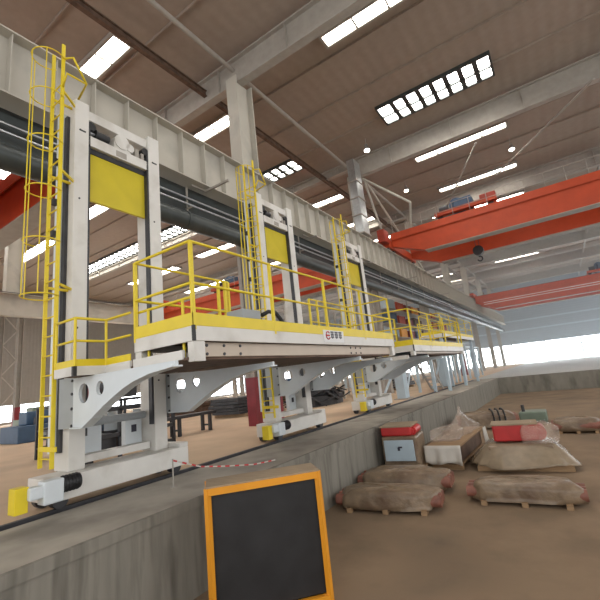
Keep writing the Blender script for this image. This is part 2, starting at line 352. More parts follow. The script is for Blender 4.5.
# ------------------------------------------------------------------ overhead cranes
def crane(x0, x1, ya, yb, zb, zt, label, drop, trolley_x, hook=True, stripes=False, rail=True):
    t = thing('overhead_crane', ((x0+x1)/2, (ya+yb)/2, zb), label, 'crane')
    for y, nm in ((ya, 'bridge_beam'), (yb, 'bridge_beam')):
        e0, e1 = x0+.3, x1-.3; r0 = x0+2.6; r1 = x1-2.6
        prof = [(e0, zt-.9), (r0, zb), (r1, zb), (e1, zt-.9), (e1, zt), (e0, zt)]
        p = MB(); p.prism([prof], 'Y', y-.32, y+.32); b = p.build(nm, M['red'], t)
        p = MB(); p.box(r0, r1, y-.4, y+.4, zb-.05, zb); p.build('bottom_flange', M['steelgrey'], b)
        p = MB(); p.box(e0, e1, y-.42, y+.42, zt, zt+.06); p.box(e0, e1, y-.46, y-.42, zt-.45, zt+.06); p.build('top_flange', M['red'], b)
        p = MB(); p.box(e0, e1, y-.05, y+.05, zt+.06, zt+.16); p.build('trolley_rail', M['dark'], b)
        if stripes:
            p = MB(); p.box(e0+1, e1, y-.335, y-.32, zb+1.0, zb+1.08); p.box(e0+1, e1, y-.335, y-.32, zb+.72, zb+.8); p.build('painted_stripes', M['signwhite'], b)
    for x in (x0, x1):
        p = MB(); p.box(x-.25, x+.25, ya-.9, yb+.9, GZ1+.3, GZ1+.95); c = p.build('end_carriage', M['red'], t, bevel=.04)
        for y in (ya-.6, ya+.5, yb-.5, yb+.6):
            p = MB(); p.tube((x-.12, y, GZ1+.36), (x+.12, y, GZ1+.36), .24, 18); p.build('wheel', M['black'], c)
    p = MB(); p.box(x0-.2, x0+.35, ya-1.9, ya-.95, GZ1+.5, zt+.1); p.build('drive_box', M['darkred'], t, bevel=.05)
    if rail:
        p = MB(); yy = ya-.4; x = x0+.5
        while x < x1: p.tube((x, yy, zt+.06), (x, yy, zt+1.0), .022, 6); x += 1.1
        p.tube((x0+.5, yy, zt+1.0), (x1-.5, yy, zt+1.0), .022, 6); p.tube((x0+.5, yy, zt+.55), (x1-.5, yy, zt+.55), .018, 6)
        p.build('walkway_rail', M['steelgrey'], t)
    # trolley
    x = trolley_x; q = MB(); q.box(x-1.6, x+2.4, ya-.35, ya+.05, zt+.34, zt+.62); q.box(x-1.6, x+2.4, yb-.05, yb+.35, zt+.34, zt+.62)
    for xx in (x-1.5, x+.4, x+2.1): q.box(xx, xx+.25, ya, yb, zt+.34, zt+.6)
    tr = q.build('trolley', M['red'], t)
    q = MB(); q.tube((x-.2, ya+.6, zt+1.15), (x-.2, yb-.6, zt+1.15), .5, 20); q.build('hoist_drum', M['blue'], tr)
    q = MB(); q.box(x-.3, x+.9, ya+.1, ya+1.2, zt+.62, zt+1.35); q.build('motor_cover', M['blue'], tr, bevel=.05)
    q = MB(); q.tube((x-1.3, ya+.3, zt+.9), (x-.7, ya+.3, zt+.9), .28, 14); q.build('motor', M['dark'], tr)
    q = MB(); q.box(x+1.4, x+2.4, ya+.1, ya+.9, zt+.62, zt+1.1); q.build('gear_case', M['darkred'], tr, bevel=.05)
    for xx in (x-1.3, x+2.0):
        for y in (ya, yb):
            q = MB(); q.tube((xx, y-.06, zt+.36), (xx, y+.06, zt+.36), .2, 14); q.build('trolley_wheel', M['black'], tr)
    if hook:
        ym = (ya+yb)/2
        q = MB()
        for dx in (-.12, .12): q.tube((x+drop[0]+dx, ym, drop[1]+.5), (x+drop[0]+dx, ym, zt+1.1), .02, 6)
        h = q.build('hoist_rope', M['dark'], t)
        q = MB(); q.tube((x+drop[0], ym-.2, drop[1]+.35), (x+drop[0], ym+.2, drop[1]+.35), .36, 20); q.build('hook_block', M['black'], t)
        q = MB(); q.arc((x+drop[0], ym, drop[1]-.25), .17, math.radians(110), math.radians(-160), .05, 'XZ'); q.build('hook', M['dark'], t)
    return t
crane(-9.25, 15, 27.6, 32.1, 8.1, 9.9, 'large orange-red double-beam overhead crane spanning above the pit', (.4, 7.4), -4.0)
crane(-9.25, 15, 60, 64, 6.9, 8.9, 'far overhead crane in front of the blue-grey end wall with two pale stripes', (0, 6), 6, hook=False, stripes=True, rail=False)
crane(-33, -10.5, 25, 27.2, 6.9, 8.45, 'orange-red overhead crane in the neighbouring bay behind the guardrails', (.0, 5.5), -24, hook=False)
crane(-33, -10.5, 3.6, 5.9, 6.85, 8.8, 'orange-red overhead crane seen behind the nearest ladder at the left edge', (0, 7), -20, hook=False)

# ------------------------------------------------------------------ gantry tower
def rect_rail(mb, a, b, z, r): mb.tube((a[0], a[1], z), (b[0], b[1], z), r, 8)
def make_tower():
    t = thing('gantry_tower', (-6.8, 4.1, G), 'gantry', 'gantry', 'white twin-column gantry towers')
    for y0, y1 in ((3.2, 3.46), (4.75, 5.02)):
        p = MB(); p.box(-7.05, -6.6, y0, y1, -.98, 5.62); c = p.build('column', M['white'], t, bevel=.012)
        yi = y1 if y0 < 4 else y0; s = 1 if y0 < 4 else -1
        p = MB(); p.box(-6.72, -6.62, yi, yi+s*.04, -.5, 5.15); p.build('lifting_chain', M['dark'], c)
        p = MB(); p.tube((-6.74, yi+s*.06, 5.2), (-6.62, yi+s*.06, 5.2), .085, 16); p.build('chain_wheel', M['black'], c)
        p = MB()
        for z in (.3, 1.25, 3.6, 5.0): p.tube((-6.602, y0+.1, z), (-6.592, y0+.1, z), .018, 8)
        p.box(-6.602, -6.595, y0+.08, y0+.2, 4.98, 5.01); p.build('bolt_marks', M['dark'], c)
    p = MB(); p.box(-7.0, -6.9, 3.08, 3.2, -.7, 5.4); p.build('guide_rail', M['cool'], t)
    p = MB(); p.box(-6.88, -6.78, 3.15, 3.2, -.7, 5.3); p.build('rack', M['dark'], t)
    for z in (2.9, 3.5, 4.3): p = MB(); p.box(-6.98, -6.88, 3.0, 3.09, z, z+.1); p.build('cable_clip', M['black'], t)
    p = MB(); p.box(-6.98, -6.66, 3.46, 4.75, 5.34, 5.54); p.build('top_beam', M['white'], t, bevel=.01)
    p = MB(); p.box(-7.0, -6.62, 3.46, 4.75, 4.77, 4.98); p.build('motor_beam', M['white'], t, bevel=.01)
    p = MB(); p.box(-6.95, -6.7, 3.46, 4.75, 4.66, 4.77); p.build('beam_shadow_strip', M['dark'], t)  # dark strip standing in for the shadow gap below the motor beam
    # hoist drive: motor, gearbox with rounded case, shaft and name plate
    p = MB(); p.tube((-6.72, 3.66, 5.11), (-6.72, 3.9, 5.11), .095, 16); p.tube((-6.72, 3.62, 5.11), (-6.72, 3.67, 5.11), .11, 16); p.build('hoist_motor', M['black'], t)
    p = MB(); p.tube((-6.8, 4.14, 5.15), (-6.6, 4.14, 5.15), .16, 20); p.box(-6.8, -6.62, 3.98, 4.32, 4.97, 5.12); p.tube((-6.8, 4.32, 5.1), (-6.6, 4.32, 5.1), .09, 16); p.build('gearbox', M['white'], t)
    p = MB(); p.tube((-6.72, 4.3, 5.08), (-6.72, 4.75, 5.08), .03, 10); p.tube((-6.72, 3.46, 5.11), (-6.72, 3.64, 5.11), .03, 10); p.build('drive_shaft', M['silver'], t)
    p = MB(); p.box(-6.8, -6.63, 4.45, 4.54, 4.97, 5.18); p.box(-6.8, -6.63, 4.59, 4.66, 4.97, 5.13); p.build('bearing_block', M['steelgrey'], t, bevel=.01)
    p = MB(); p.box(-6.62, -6.612, 4.02, 4.24, 4.8, 4.92); p.build('name_plate', M['steelgrey'], t)
    p = MB(); p.box(-6.78, -6.72, 3.55, 4.72, 3.68, 4.67); p.build('cover_panel', M['panelyellow'], t, bevel=.01, label='yellow sheet panel between the columns')
    # lower members
    p = MB(); p.tube((-6.9, 3.5, -.31), (-6.9, 4.72, -.31), .07, 14); p.build('cross_pipe', M['grey'], t)
    p = MB(); p.box(-6.95, -6.72, 3.5, 4.72, -.96+.04, -.80); p.build('tie_beam', M['white'], t, bevel=.01)
    p = MB(); p.box(-6.95, -6.3, 2.8, 5.25, -1.3, -.98); p.box(-6.95, -6.3, 5.05, 5.25, -.98, -.9); p.build('base_beam', M['white'], t, bevel=.015)
    p = MB(); p.box(-7.1, -6.97, 4.38, 4.72, -.92, -.38); c = p.build('control_box', M['cool'], t, bevel=.01)
    p = MB(); p.box(-6.97, -6.96, 4.5, 4.6, -.6, -.47); p.build('display', M['ink'], c)
    p = MB(); p.box(-7.1, -7.0, 3.55, 3.95, -.92, -.38); p.build('side_panel', M['cool'], t, bevel=.01)
    for y in (2.98, 4.98):
        p = MB(); p.tube((-6.47, y, -1.29), (-6.33, y, -1.29), .11, 22); p.build('rail_wheel', M['dark'], t)
        p = MB(); p.tube((-6.93, y, -1.3), (-6.83, y, -1.3), .13, 18); p.build('rail_wheel', M['dark'], t)
    p = MB(); p.tube((-6.2, 2.92, -1.06), (-6.2, 3.16, -1.06), .105, 18); [p.tube((-6.2, 2.94+k*.045, -1.06), (-6.2, 2.955+k*.045, -1.06), .115, 18) for k in range(5)]; p.build('travel_motor', M['black'], t)
    p = MB(); p.box(-6.3, -6.1, 2.66, 2.92, -1.26, -.96); p.box(-6.28, -6.12, 2.5, 2.68, -1.16, -1.0); p.build('travel_gearbox', M['cool'], t, bevel=.02)
    p = MB(); p.box(-6.4, -6.2, 2.36, 2.52, -1.3, -.98); p.build('rail_buffer', M['yellow'], t, bevel=.01, label='yellow bumper block at the rail end of the base')
    # carriage plate and cantilever brackets
    arch = [(-5.98, -.32), (-5.7, -.18), (-5.45, -.05), (-5.18, .07), (-4.95, .165), (-4.72, .235), (-4.37, .305), (-3.92, .345)]
    for ya, yb, nm in ((3.12, 3.17, 0), (5.03, 5.08, 1)):
        xs = (-6.32, -6.5)[nm]; dz = (0, .055)[nm]; prof = [(xs, -.32)]+[(x_, z_-dz*(i_/7)) for i_, (x_, z_) in enumerate(arch)]+[(-3.92, .40-dz), (-5.2, .40-dz*.8), (xs, .40)]
        p = MB(); p.prism([prof, circ(xs+.3, .16, .145, 22), circ(xs+.74, .2, .10, 20)], 'Y', ya, yb); b = p.build('bracket', M['cool'], t)
        p = MB(); pts = [(xs, -.32)]+[(x_, z_-dz*(i_/7)) for i_, (x_, z_) in enumerate(arch)]
        for (x0, z0), (x1, z1) in zip(pts, pts[1:]): p.bar((x0, (ya+yb)/2, z0-.01), (x1+.01, (ya+yb)/2, z1-.01), .16, .02)
        p.build('bracket_flange', M['cool'], b)
        p = MB(); p.box(xs-.44, xs, ya, yb, -.34, .42); p.build('carriage_plate', M['grey'], b, label='grey carriage plate at the column end of the bracket')
        for z in (-.3, -.05, .17, .37): p = MB(); p.tube((xs-.03, ya-.015, z), (xs-.03, ya, z), .022, 8); p.build('bolt', M['dark'], b)
    # small walkway round the column
    p = MB(); p.box(-6.3, -5.75, 2.85, 3.31, .41, .45); p.box(-6.55, -5.1, 3.31, 5.02, .41, .45); d = p.build('walkway_deck', M['rust'], t)
    p = MB()
    for a, b in (((-6.3, 2.85), (-5.75, 2.85)), ((-5.75, 2.85), (-5.75, 3.31)), ((-5.75, 3.31), (-5.12, 3.31))): p.bar((a[0], a[1], .47), (b[0], b[1], .47), .04, .13)
    p.build('edge_beam', M['white'], t)
    p = MB(); p.box(-5.775, -5.725, 2.82, 2.87, .40, .535); p.build('corner_stop', M['black'], t)
    p = MB()
    for a, b in (((-6.3, 2.85), (-5.75, 2.85)), ((-5.75, 2.85), (-5.75, 3.31)), ((-5.75, 3.31), (-5.12, 3.31))): p.bar((a[0], a[1], .585), (b[0], b[1], .585), .012, .1)
    p.build('toe_board', M['yellow'], t)
    for x, y in ((-6.3, 2.85), (-5.75, 2.85), (-5.75, 3.31)):
        p = MB(); p.tube((x, y, .5), (x, y, 1.23), .021, 8); p.build('rail_post', M['yellow'], t)
    for z, nm in ((1.23, 'top_rail'), (.9, 'mid_rail')):
        p = MB(); p.path([(-6.3, 2.85, z), (-5.75, 2.85, z), (-5.75, 3.31, z), (-5.12, 3.31, z)], .019 if nm == 'mid_rail' else .021); p.build(nm, M['yellow'], t)
    # caged ladder
    lx0, lx1, ly = -6.72, -6.36, 2.86
    p = MB(); p.bar((lx0, ly, -.85), (lx0, ly, 6.4), .03, .055); l = p.build('ladder', M['yellow'], t)
    p = MB(); p.bar((lx1, ly, -.85), (lx1, ly, 6.4), .03, .055); p.build('stile', M['yellow'], l)
    z = -.72
    while z < 5.7:
        p = MB(); p.tube((lx0, ly, z), (lx1, ly, z), .013, 8); p.build('rung', M['yellow'], l); z += .3
    cx = (lx0+lx1)/2
    for z in (1.7, 2.6, 3.5, 4.4, 5.3, 6.1):
        p = MB(); p.arc((cx, ly-.16, z), .26, math.radians(50), math.radians(-230), .011); p.build('cage_hoop', M['yellow'], l)
    p = MB()
    for a in (-150, -90, -30): p.bar((cx+.26*math.cos(math.radians(a)), ly-.16+.26*math.sin(math.radians(a)), 1.7), (cx+.26*math.cos(math.radians(a)), ly-.16+.26*math.sin(math.radians(a)), 6.1), .028, .008)
    p.build('cage_straps', M['yellow'], l)
    for z in (1.9, 3.9, 5.45):
        p = MB(); p.bar((lx0, ly, z), (lx0, 3.2, z), .03, .04); p.build('ladder_bracket', M['yellow'], l)
        p = MB(); p.bar((lx1, ly, z), (-6.62, 3.2, z), .03, .04); p.build('ladder_bracket', M['yellow'], l)
    p = MB(); p.bar((lx0, ly-.02, -.58), (-6.2, ly-.02, -.58), .02, .07); p.build('ladder_bracket', M['yellow'], l)
    p = MB(); p.path([(lx1, ly, 5.5), (lx1+.15, ly, 5.7), (lx1+.15, 3.2, 5.7), (-6.7, 3.3, 5.7)], .02); p.path([(lx1, ly, 6.1), (lx1+.15, ly+.1, 6.1), (lx1+.15, 3.2, 5.7)], .02); p.build('top_grab_rail', M['yellow'], l)
    return t
tw = make_tower()
tw['label'] = 'nearest white gantry tower with large yellow panel, at the left edge'
for dy, lab in ((5.2, 'middle white gantry tower rising behind the long yellow-railed platform'), (10.65, 'farthest white gantry tower, beside the right end of the long platform')):
    c = copy_tree(tw); c.location = tw.location+Vector((0, dy, 0)); c['label'] = lab

# ------------------------------------------------------------------ long work platforms
def platform(y0, y1, label, front, zo=0, back_gap=None, lower=True, xb=-5.08, xf=-3.82, sign=False, endrail=True):
    t = thing('work_platform', ((xb+xf)/2, (y0+y1)/2, .4+zo), label, 'platform')
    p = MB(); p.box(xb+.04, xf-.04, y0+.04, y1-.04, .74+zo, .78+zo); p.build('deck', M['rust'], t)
    p = MB(); p.box(xb, xf, y0, y0+.04, .635+zo, .83+zo); p.box(xf-.04, xf, y0+.04, y1, .635+zo, .83+zo); p.box(xb, xb+.04, y0+.04, y1, .635+zo, .83+zo); p.box(xb, xf, y1-.04, y1, .635+zo, .83+zo)
    e = p.build('edge_beam', M['white'], t, bevel=.008)
    if sign:
        sy = sign
        q = MB(); q.box(xf, xf+.012, sy, sy+.84, .68+zo, .92+zo); s = q.build('maker_sign', M['signwhite'], t, label='white sign with red round mark and dark characters')
        q = MB(); a = MB()
        q.arc((xf+.016, sy+.17, .815+zo), .075, math.radians(40), math.radians(330), .012, 'YZ'); q.box(xf+.012, xf+.018, sy+.1, sy+.24, .8+zo, .83+zo); q.build('sign_mark', M['inkred'], s)
        q = MB(); X0, X1 = xf+.012, xf+.017
        for k in range(3):
            b = sy+.28+k*.17
            q.box(X0, X1, b, b+.13, .9+zo-.02, .91+zo-.012); q.box(X0, X1, b, b+.13, .83+zo, .842+zo); q.box(X0, X1, b+.01, b+.12, .77+zo, .785+zo)
            q.box(X0, X1, b+.015, b+.03, .77+zo, .89+zo); q.box(X0, X1, b+.095, b+.11, .77+zo, .89+zo); q.box(X0, X1, b+.055, b+.07, .75+zo, .9+zo)
        q.build('sign_characters', M['ink'], s)
    p = MB(); p.box(xf-.02, xf+.012, y0-.012, y0+.03, .635+zo, .835+zo); p.build('corner_stop', M['black'], t)
    p = MB(); p.box(xb, xf, y0, y0+.01, .83+zo, 1.0+zo); p.box(xf-.01, xf, y0, y1, .83+zo, 1.0+zo); p.box(xb, xb+.01, y0, y1, .83+zo, 1.0+zo); p.box(xb, xf, y1-.01, y1, .83+zo, 1.0+zo); p.build('toe_board', M['yellow'], t)
    posts = [(xf-.02, y) for y in front]+[(xb+.02, y0+.02)]+[(xb+.02, y) for y in front[1:]]
    if back_gap: posts += [(xb+.02, back_gap[0]), (xb+.02, back_gap[0]-.09), (xb+.02, back_gap[1])]; posts = [q for q in posts if not (q[0] < xb+.1 and back_gap[0] < q[1] < back_gap[1])]
    for x, y in posts:
        p = MB(); p.bar((x, y, .78+zo), (x, y, 1.98+zo), .045, .045); p.build('rail_post', M['yellow'], t)
    for z, nm in ((1.98, 'top_rail'), (1.40, 'mid_rail')):
        z += zo; p = MB(); A, B, C, D = (xb+.02, y0+.02, z), (xf-.02, y0+.02, z), (xf-.02, y1-.02, z), (xb+.02, y1-.02, z)
        segs = [(A, B), (B, C), (C, D)]+([(D, (D[0], back_gap[1], z)), (A, (A[0], back_gap[0], z))] if back_gap else [(D, A)])
        for a, b in segs: p.tube(a, b, .021, 8)
        p.build(nm, M['yellow'], t)
    if lower:
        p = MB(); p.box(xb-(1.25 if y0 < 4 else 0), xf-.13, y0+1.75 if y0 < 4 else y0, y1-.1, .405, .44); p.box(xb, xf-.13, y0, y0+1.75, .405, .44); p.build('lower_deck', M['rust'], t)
        p = MB(); p.box(xf-.16, xf-.1, y0+.22, y1-.1, .44, .635+zo); s = p.build('support_beam', M['shadedwhite'], t, bevel=.006)
        p = MB()
        yy = y0+.3
        for yy in (y0+.3, y0+.62, y0+.95, y0+4.55, y0+4.8, y0+5.05):
            if yy < y1-.2:
                for z in (.475, .59): p = MB(); p.tube((xf-.1, yy, z+zo*.5), (xf-.088, yy, z+zo*.5), .022, 8); p.build('bolt', M['dark'], s)
        p = MB(); p.box(xb, xf-.2, y0-.02, y0+.02, .42+zo, .54+zo); p.build('lower_edge_beam', M['white'], t)
        p = MB(); p.box(xf-.14, xf-.02, y0+.02, y0+.2, .38, .635+zo); p.build('stub_post', M['white'], t)
        p = MB(); p.box(xb+.0, xb+.14, y0+.02, y0+.2, .44, .635+zo); p.build('stub_post', M['white'], t)
        p = MB(); p.box(xf-.14, xf-.02, y1-.2, y1-.02, .40, .635+zo); p.build('stub_post', M['white'], t)
    else:
        for x in (xb+.2, xf-.2):
            for y in (y0+.3, (y0+y1)/2, y1-.3): p = MB(); p.box(x-.08, x+.08, y-.08, y+.08, G, .74+zo); p.build('leg', M['paleblue'], t)
    return t
FR = (3.37, 5.06, 6.84, 8.57, 10.38)
pf = platform(3.34, 10.42, 'longest nearest white work platform with yellow guardrail, carried by the first two towers', FR, back_gap=(5.32, 8.2), sign=6.58)
# lower rail across the left end, under the main rail
p = MB()
for x in (-4.85, -4.1): p.tube((x, 3.42, .44), (x, 3.42, 1.23), .021, 8)
p.tube((-5.1, 3.42, 1.23), (-3.95, 3.42, 1.23), .021, 8); p.build('inner_rail', M['yellow'], pf)
platform(12.05, 19.3, 'second white work platform with yellow guardrail, beyond the long one', (12.1, 14.2, 16.3, 18.6, 19.25), zo=-.12, back_gap=(14.2, 17))
platform(22.5, 31.5, 'third distant work platform with yellow guardrail, high against the far bay', (22.6, 24.8, 27, 29.2, 31.4), zo=.9, xb=-6.6, xf=-5.4, lower=False)
# controls cabinet with hose on the long platform
t = thing('hydraulic_cabinet', (-4.7, 5.35, .78), 'grey cabinet with black hose standing on the long platform by the middle rail post', 'cabinet')
p = MB(); p.box(-4.95, -4.55, 5.12, 5.62, .78, 1.36); p.build('body', M['grey'], t, bevel=.02)
p = MB(); p.path([(-4.6, 5.7, 1.28), (-4.55, 5.85, 1.36), (-4.5, 6.02, 1.34), (-4.45, 6.15, 1.15), (-4.45, 6.2, .95), (-4.45, 6.2, .8)], .04); p.build('hose', M['black'], t)
p = MB(); p.box(-4.55, -4.54, 5.2, 5.55, .95, 1.2); p.build('door_panel', M['steelgrey'], t)
p = MB(); p.box(-4.75, -4.3, 7.15, 7.75, .78, 1.1)
tag(p.build('packed_carton', M['whitecloth'], bevel=.03), 'white carton lying on the long platform behind the sign', 'carton')
# tower four-legged supports under the second platform
for x, y, lab in ((-7.0, 19.2, 'pale blue-white post standing by the rail under the end of the second platform'), (-6.95, 27.2, 'pale blue-white post standing by the rail far beyond the second platform')):
    t = thing('support_post', (x, y, G), lab, 'post')
    p = MB(); p.box(x-.22, x+.22, y-.3, y+.3, G+.05, .45); p.build('shaft', M['paleblue'], t, bevel=.02)
    p = MB(); p.box(x-.35, x+.35, y-.42, y+.42, G, G+.05); p.build('base_plate', M['steelgrey'], t)
    p = MB(); p.bar((x, y-.3, .3), (x-.1, y-2.6, G+.1), .08, .08); p.build('brace', M['paleblue'], t)
t = thing('mesh_ramp', (-6.9, 24, G), 'grey lattice stair leaning beside the rail between two pale posts', 'stair')
for x in (-7.35, -6.65): p = MB(); p.bar((x, 22.6, .7), (x, 25.4, G+.05), .05, .2); p.build('stringer', M['steelgrey'], t)
for k in range(9):
    u = (k+.5)/9; p = MB(); p.box(-7.33, -6.67, 22.6+2.8*u-.13, 22.6+2.8*u+.13, .7-2.08*u-.02, .7-2.08*u+.02); p.build('tread', M['grey'], t)
for i, (y, x) in enumerate(((21.0, -7.4), (29.5, -7.2), (33, -7.2), (37, -7.2), (41, -7.2))):
    t = thing('braced_frame', (x, y, G), 'slim pale braced steel frame near the rail, %s of five going away' % ORD[i], 'frame', 'braced frames along the rail')
    for yy in (y, y+2.2): p = MB(); p.bar((x, yy, G), (x, yy, 1.4), .14, .14); p.build('upright', M['paleblue'], t)
    p = MB(); p.bar((x, y, G+.2), (x, y+2.2, 1.2), .06, .06); p.bar((x, y+2.2, G+.2), (x, y, 1.2), .06, .06); p.bar((x, y, 1.35), (x, y+2.2, 1.35), .1, .1); p.build('cross_brace', M['paleblue'], t)

# rail along the pit
t = thing('gantry_rail', (-6.4, 10, G-.06), 'dark steel rail running along the ledge beside the pit', 'rail')
p = MB(); p.box(-6.47, -6.33, HY0, PY1, G-.06, G-.045); p.box(-6.41, -6.39, HY0, PY1, G-.045, G+.0); p.box(-6.435, -6.365, HY0, PY1, G, G+.03); p.build('rail_profile', M['dark'], t)
p = MB(); p.box(-6.545, -6.48, HY0, PY1, G-.058, G-.03); p.box(-6.32, -6.26, HY0, PY1, G-.058, G-.03); p.build('rail_seat', M['rust'], t)

# ------------------------------------------------------------------ things in the neighbouring bay
def frame_rack(x, y, w_, d, h, lab):
    t = thing('steel_rack', (x, y, G), lab, 'rack')
    for i in (0, 1):
        for j in range(4):
            p = MB(); p.bar((x+i*w_, y+j*d/3, G), (x+i*w_, y+j*d/3, G+h), .07, .07); p.build('upright', M['dark'], t)
    p = MB()
    for z in (G+.3, G+h*.55, G+h): p.bar((x, y, z), (x, y+d, z), .07, .09); p.bar((x+w_, y, z), (x+w_, y+d, z), .07, .09); [p.bar((x, y+j*d/3, z), (x+w_, y+j*d/3, z), .05, .05) for j in range(4)]
    p.build('shelf_frame', M['dark'], t); return t
frame_rack(-9.9, 4.6, 1.2, 2.2, 1.25, 'black steel rack standing behind the nearest tower')
frame_rack(-13.4, 5.6, 1.3, 2.8, 1.45, 'taller dark steel rack behind the black rack near the first tower')
for k, (x, y, z) in enumerate(((-9.5, 4.9, G+.75), (-9.5, 5.6, G+.75), (-9.5, 6.3, G+.75))):
    p = MB(); p.tube((x, y, z), (x, y, z+.34), .16, 16); p.tube((x, y, z+.34), (x, y, z+.42), .1, 12)
    tag(p.build('steel_drum', M['grey']), 'small grey drum on the black rack, %s from the left' % ORD[k].replace('nearest', 'first'), 'drum', 'drums on the rack')
for k, (x0, y0, z0, w_, d, h, m, lab) in enumerate(((-9.85, 4.75, .31, 1.0, .6, .32, 'dark', 'dark parts case low on the black rack behind the nearest tower, left end'), (-9.85, 5.5, .31, 1.0, .5, .3, 'rust', 'brown parts case low on the black rack, middle'), (-9.85, 6.15, .31, 1.0, .5, .36, 'dark', 'dark parts case low on the black rack, right end'),
        (-13.3, 5.8, .33, 1.1, 1.1, .4, 'dark', 'dark case low on the taller rack, left'), (-13.3, 7.1, .33, 1.1, 1.1, .4, 'blue', 'blue case low on the taller rack, right'), (-13.3, 5.9, 1.5, 1.1, .9, .4, 'maroon', 'maroon case on top of the taller rack'), (-13.3, 7.1, 1.5, 1.1, 1.0, .5, 'dark', 'dark case on top of the taller rack'))):
    t = thing('parts_case', (x0+w_/2, y0+d/2, G+z0), lab, 'case', 'parts cases on the racks')
    p = MB(); p.box(x0, x0+w_, y0, y0+d, G+z0+.02, G+z0+h); p.build('body', M[m], t, bevel=.02)
    p = MB(); p.box(x0-.01, x0+w_+.01, y0-.01, y0+d+.01, G+z0+h, G+z0+h+.03); p.build('lid', M['dark'], t)
t = thing('trestle_bench', (-11.6, 9.4, G), 'low black trestle bench standing alone on the sandy floor', 'bench')
p = MB(); p.box(-11.9, -11.4, 8.2, 10.9, G+.58, G+.68); p.build('top', M['dark'], t)
for y in (8.4, 9.2, 10.6):
    for x in (-11.85, -11.45): p = MB(); p.bar((x, y, G), (x, y, G+.6), .1, .1); p.build('leg', M['dark'], t)
    p = MB(); p.bar((-11.85, y, G+.2), (-11.45, y, G+.2), .06, .06); p.build('crossbar', M['dark'], t)
for y in (8.45, 8.95): p = MB(); p.bar((-11.7, y, G+.68), (-11.7, y, G+1.15), .06, .06); p.build('stop_post', M['dark'], t)
def stack(x, y, w_, l, nl, m, lab, rz=0, th=.16):
    t = thing('steel_plate_stack', (x, y, G), lab, 'stack')
    p = MB()
    for s in (-.35, .35): p.obox((x+s*l*math.sin(-rz), y+s*l*math.cos(rz), G+.07), w_/2+.1, .08, .07, rz)
    p.build('bearer', M['timber'], t)
    for k in range(nl):
        p = MB(); p.obox((x+random.uniform(-.06, .06), y+random.uniform(-.1, .1), G+.14+th*(k+.5)), w_/2*random.uniform(.85, 1), l/2*random.uniform(.85, 1), th*.42, rz+random.uniform(-.03, .03)); p.build('plate', m, t)
    return t
stack(-14.6, 16.2, 2.0, 3.6, 5, M['dark'], 'dark steel plate stack on the sandy floor, left of the maroon column foot')
stack(-20.5, 17.5, 2.2, 5, 4, M['rust'], 'brown steel plate stack further back, left of the dark stack')
stack(-26, 22, 2.2, 7, 4, M['steelgrey'], 'long grey plate stack far back in the neighbouring bay')
stack(-17.5, 26, 2.2, 6, 5, M['rust'], 'brown plate stack beyond the dark heap of offcuts')
stack(-11.2, 29.9, 1.2, 4.5, 4, M['dark'], 'dark plate stack far off behind the third tower')
stack(-16.5, 38, 2, 6, 5, M['dark'], 'dark plate stack farthest off by the bright end windows')
# heap of dark offcuts
p = MB(); random.seed(3)
for k in range(90):
    r = random.random()**.6*1.7; a = random.uniform(0, 6.28); h = (1-(r/1.8)**2)*1.5
    c = (-12.0+r*math.cos(a)*.8, 19.2+r*math.sin(a)*1.3, G+.12+h*random.uniform(.5, 1)); d = Vector((random.uniform(-1, 1), random.uniform(-1, 1), random.uniform(-.5, .6))).normalized()*.5
    p.bar(Vector(c)-d, Vector(c)+d, random.uniform(.05, .22), .06)
p.prism([circ(-12.0, 19.2, 1.25, 14, 2.0)], 'Z', G, G+.5); p.prism([circ(-12.0, 19.2, .8, 14, 1.3)], 'Z', G+.5, G+1.1)
tag(p.build('scrap_heap', M['dark']), 'black heap of scrap metal on the sandy floor between the second and third towers', 'heap', kind='stuff')
def machine(x, y, w_, d, h, m, lab, cat='machine'):
    t = thing('workshop_machine', (x, y, G), lab, cat)
    p = MB(); p.box(x-w_/2, x+w_/2, y-d/2, y+d/2, G, G+h*.55); p.build('bed', m, t, bevel=.04)
    p = MB(); p.box(x-w_*.3, x+w_*.15, y-d*.3, y+d*.3, G+h*.55, G+h); p.build('head', m, t, bevel=.05)
    p = MB(); p.tube((x+w_*.3, y-d*.2, G+h*.55), (x+w_*.3, y-d*.2, G+h*.8), .12, 12); p.build('motor', M['dark'], t)
    p = MB(); p.box(x+w_*.5, x+w_*.5+.02, y-d*.2, y+d*.2, G+h*.15, G+h*.4); p.build('door_panel', M['grey'], t)
for a in ((-22, 9.5, 2, 3, 1.7, M['blue'], 'blue workshop machine in the bay behind the nearest tower'), (-26, 14, 2, 2.4, 1.8, M['grey'], 'grey workshop machine left of the bright side windows'),
          (-30, 13, 2.2, 3, 2.0, M['green'], 'green machine far behind the nearest tower'), (-31, 25, 3, 4, 2.4, M['grey'], 'grey machine far back by the opposite column row'),
          (-24, 33, 2.5, 3, 2.2, M['blue'], 'blue machine far back behind the second tower'), (-20, 42, 3, 3, 2.6, M['paleblue'], 'pale blue machine near the bright end windows'),
          (-19, 51, 2.5, 3, 2.2, M['dark'], 'dark machine near the bright end windows')): machine(a[0], a[1], a[2], a[3], a[4]*.8, a[5], a[6])
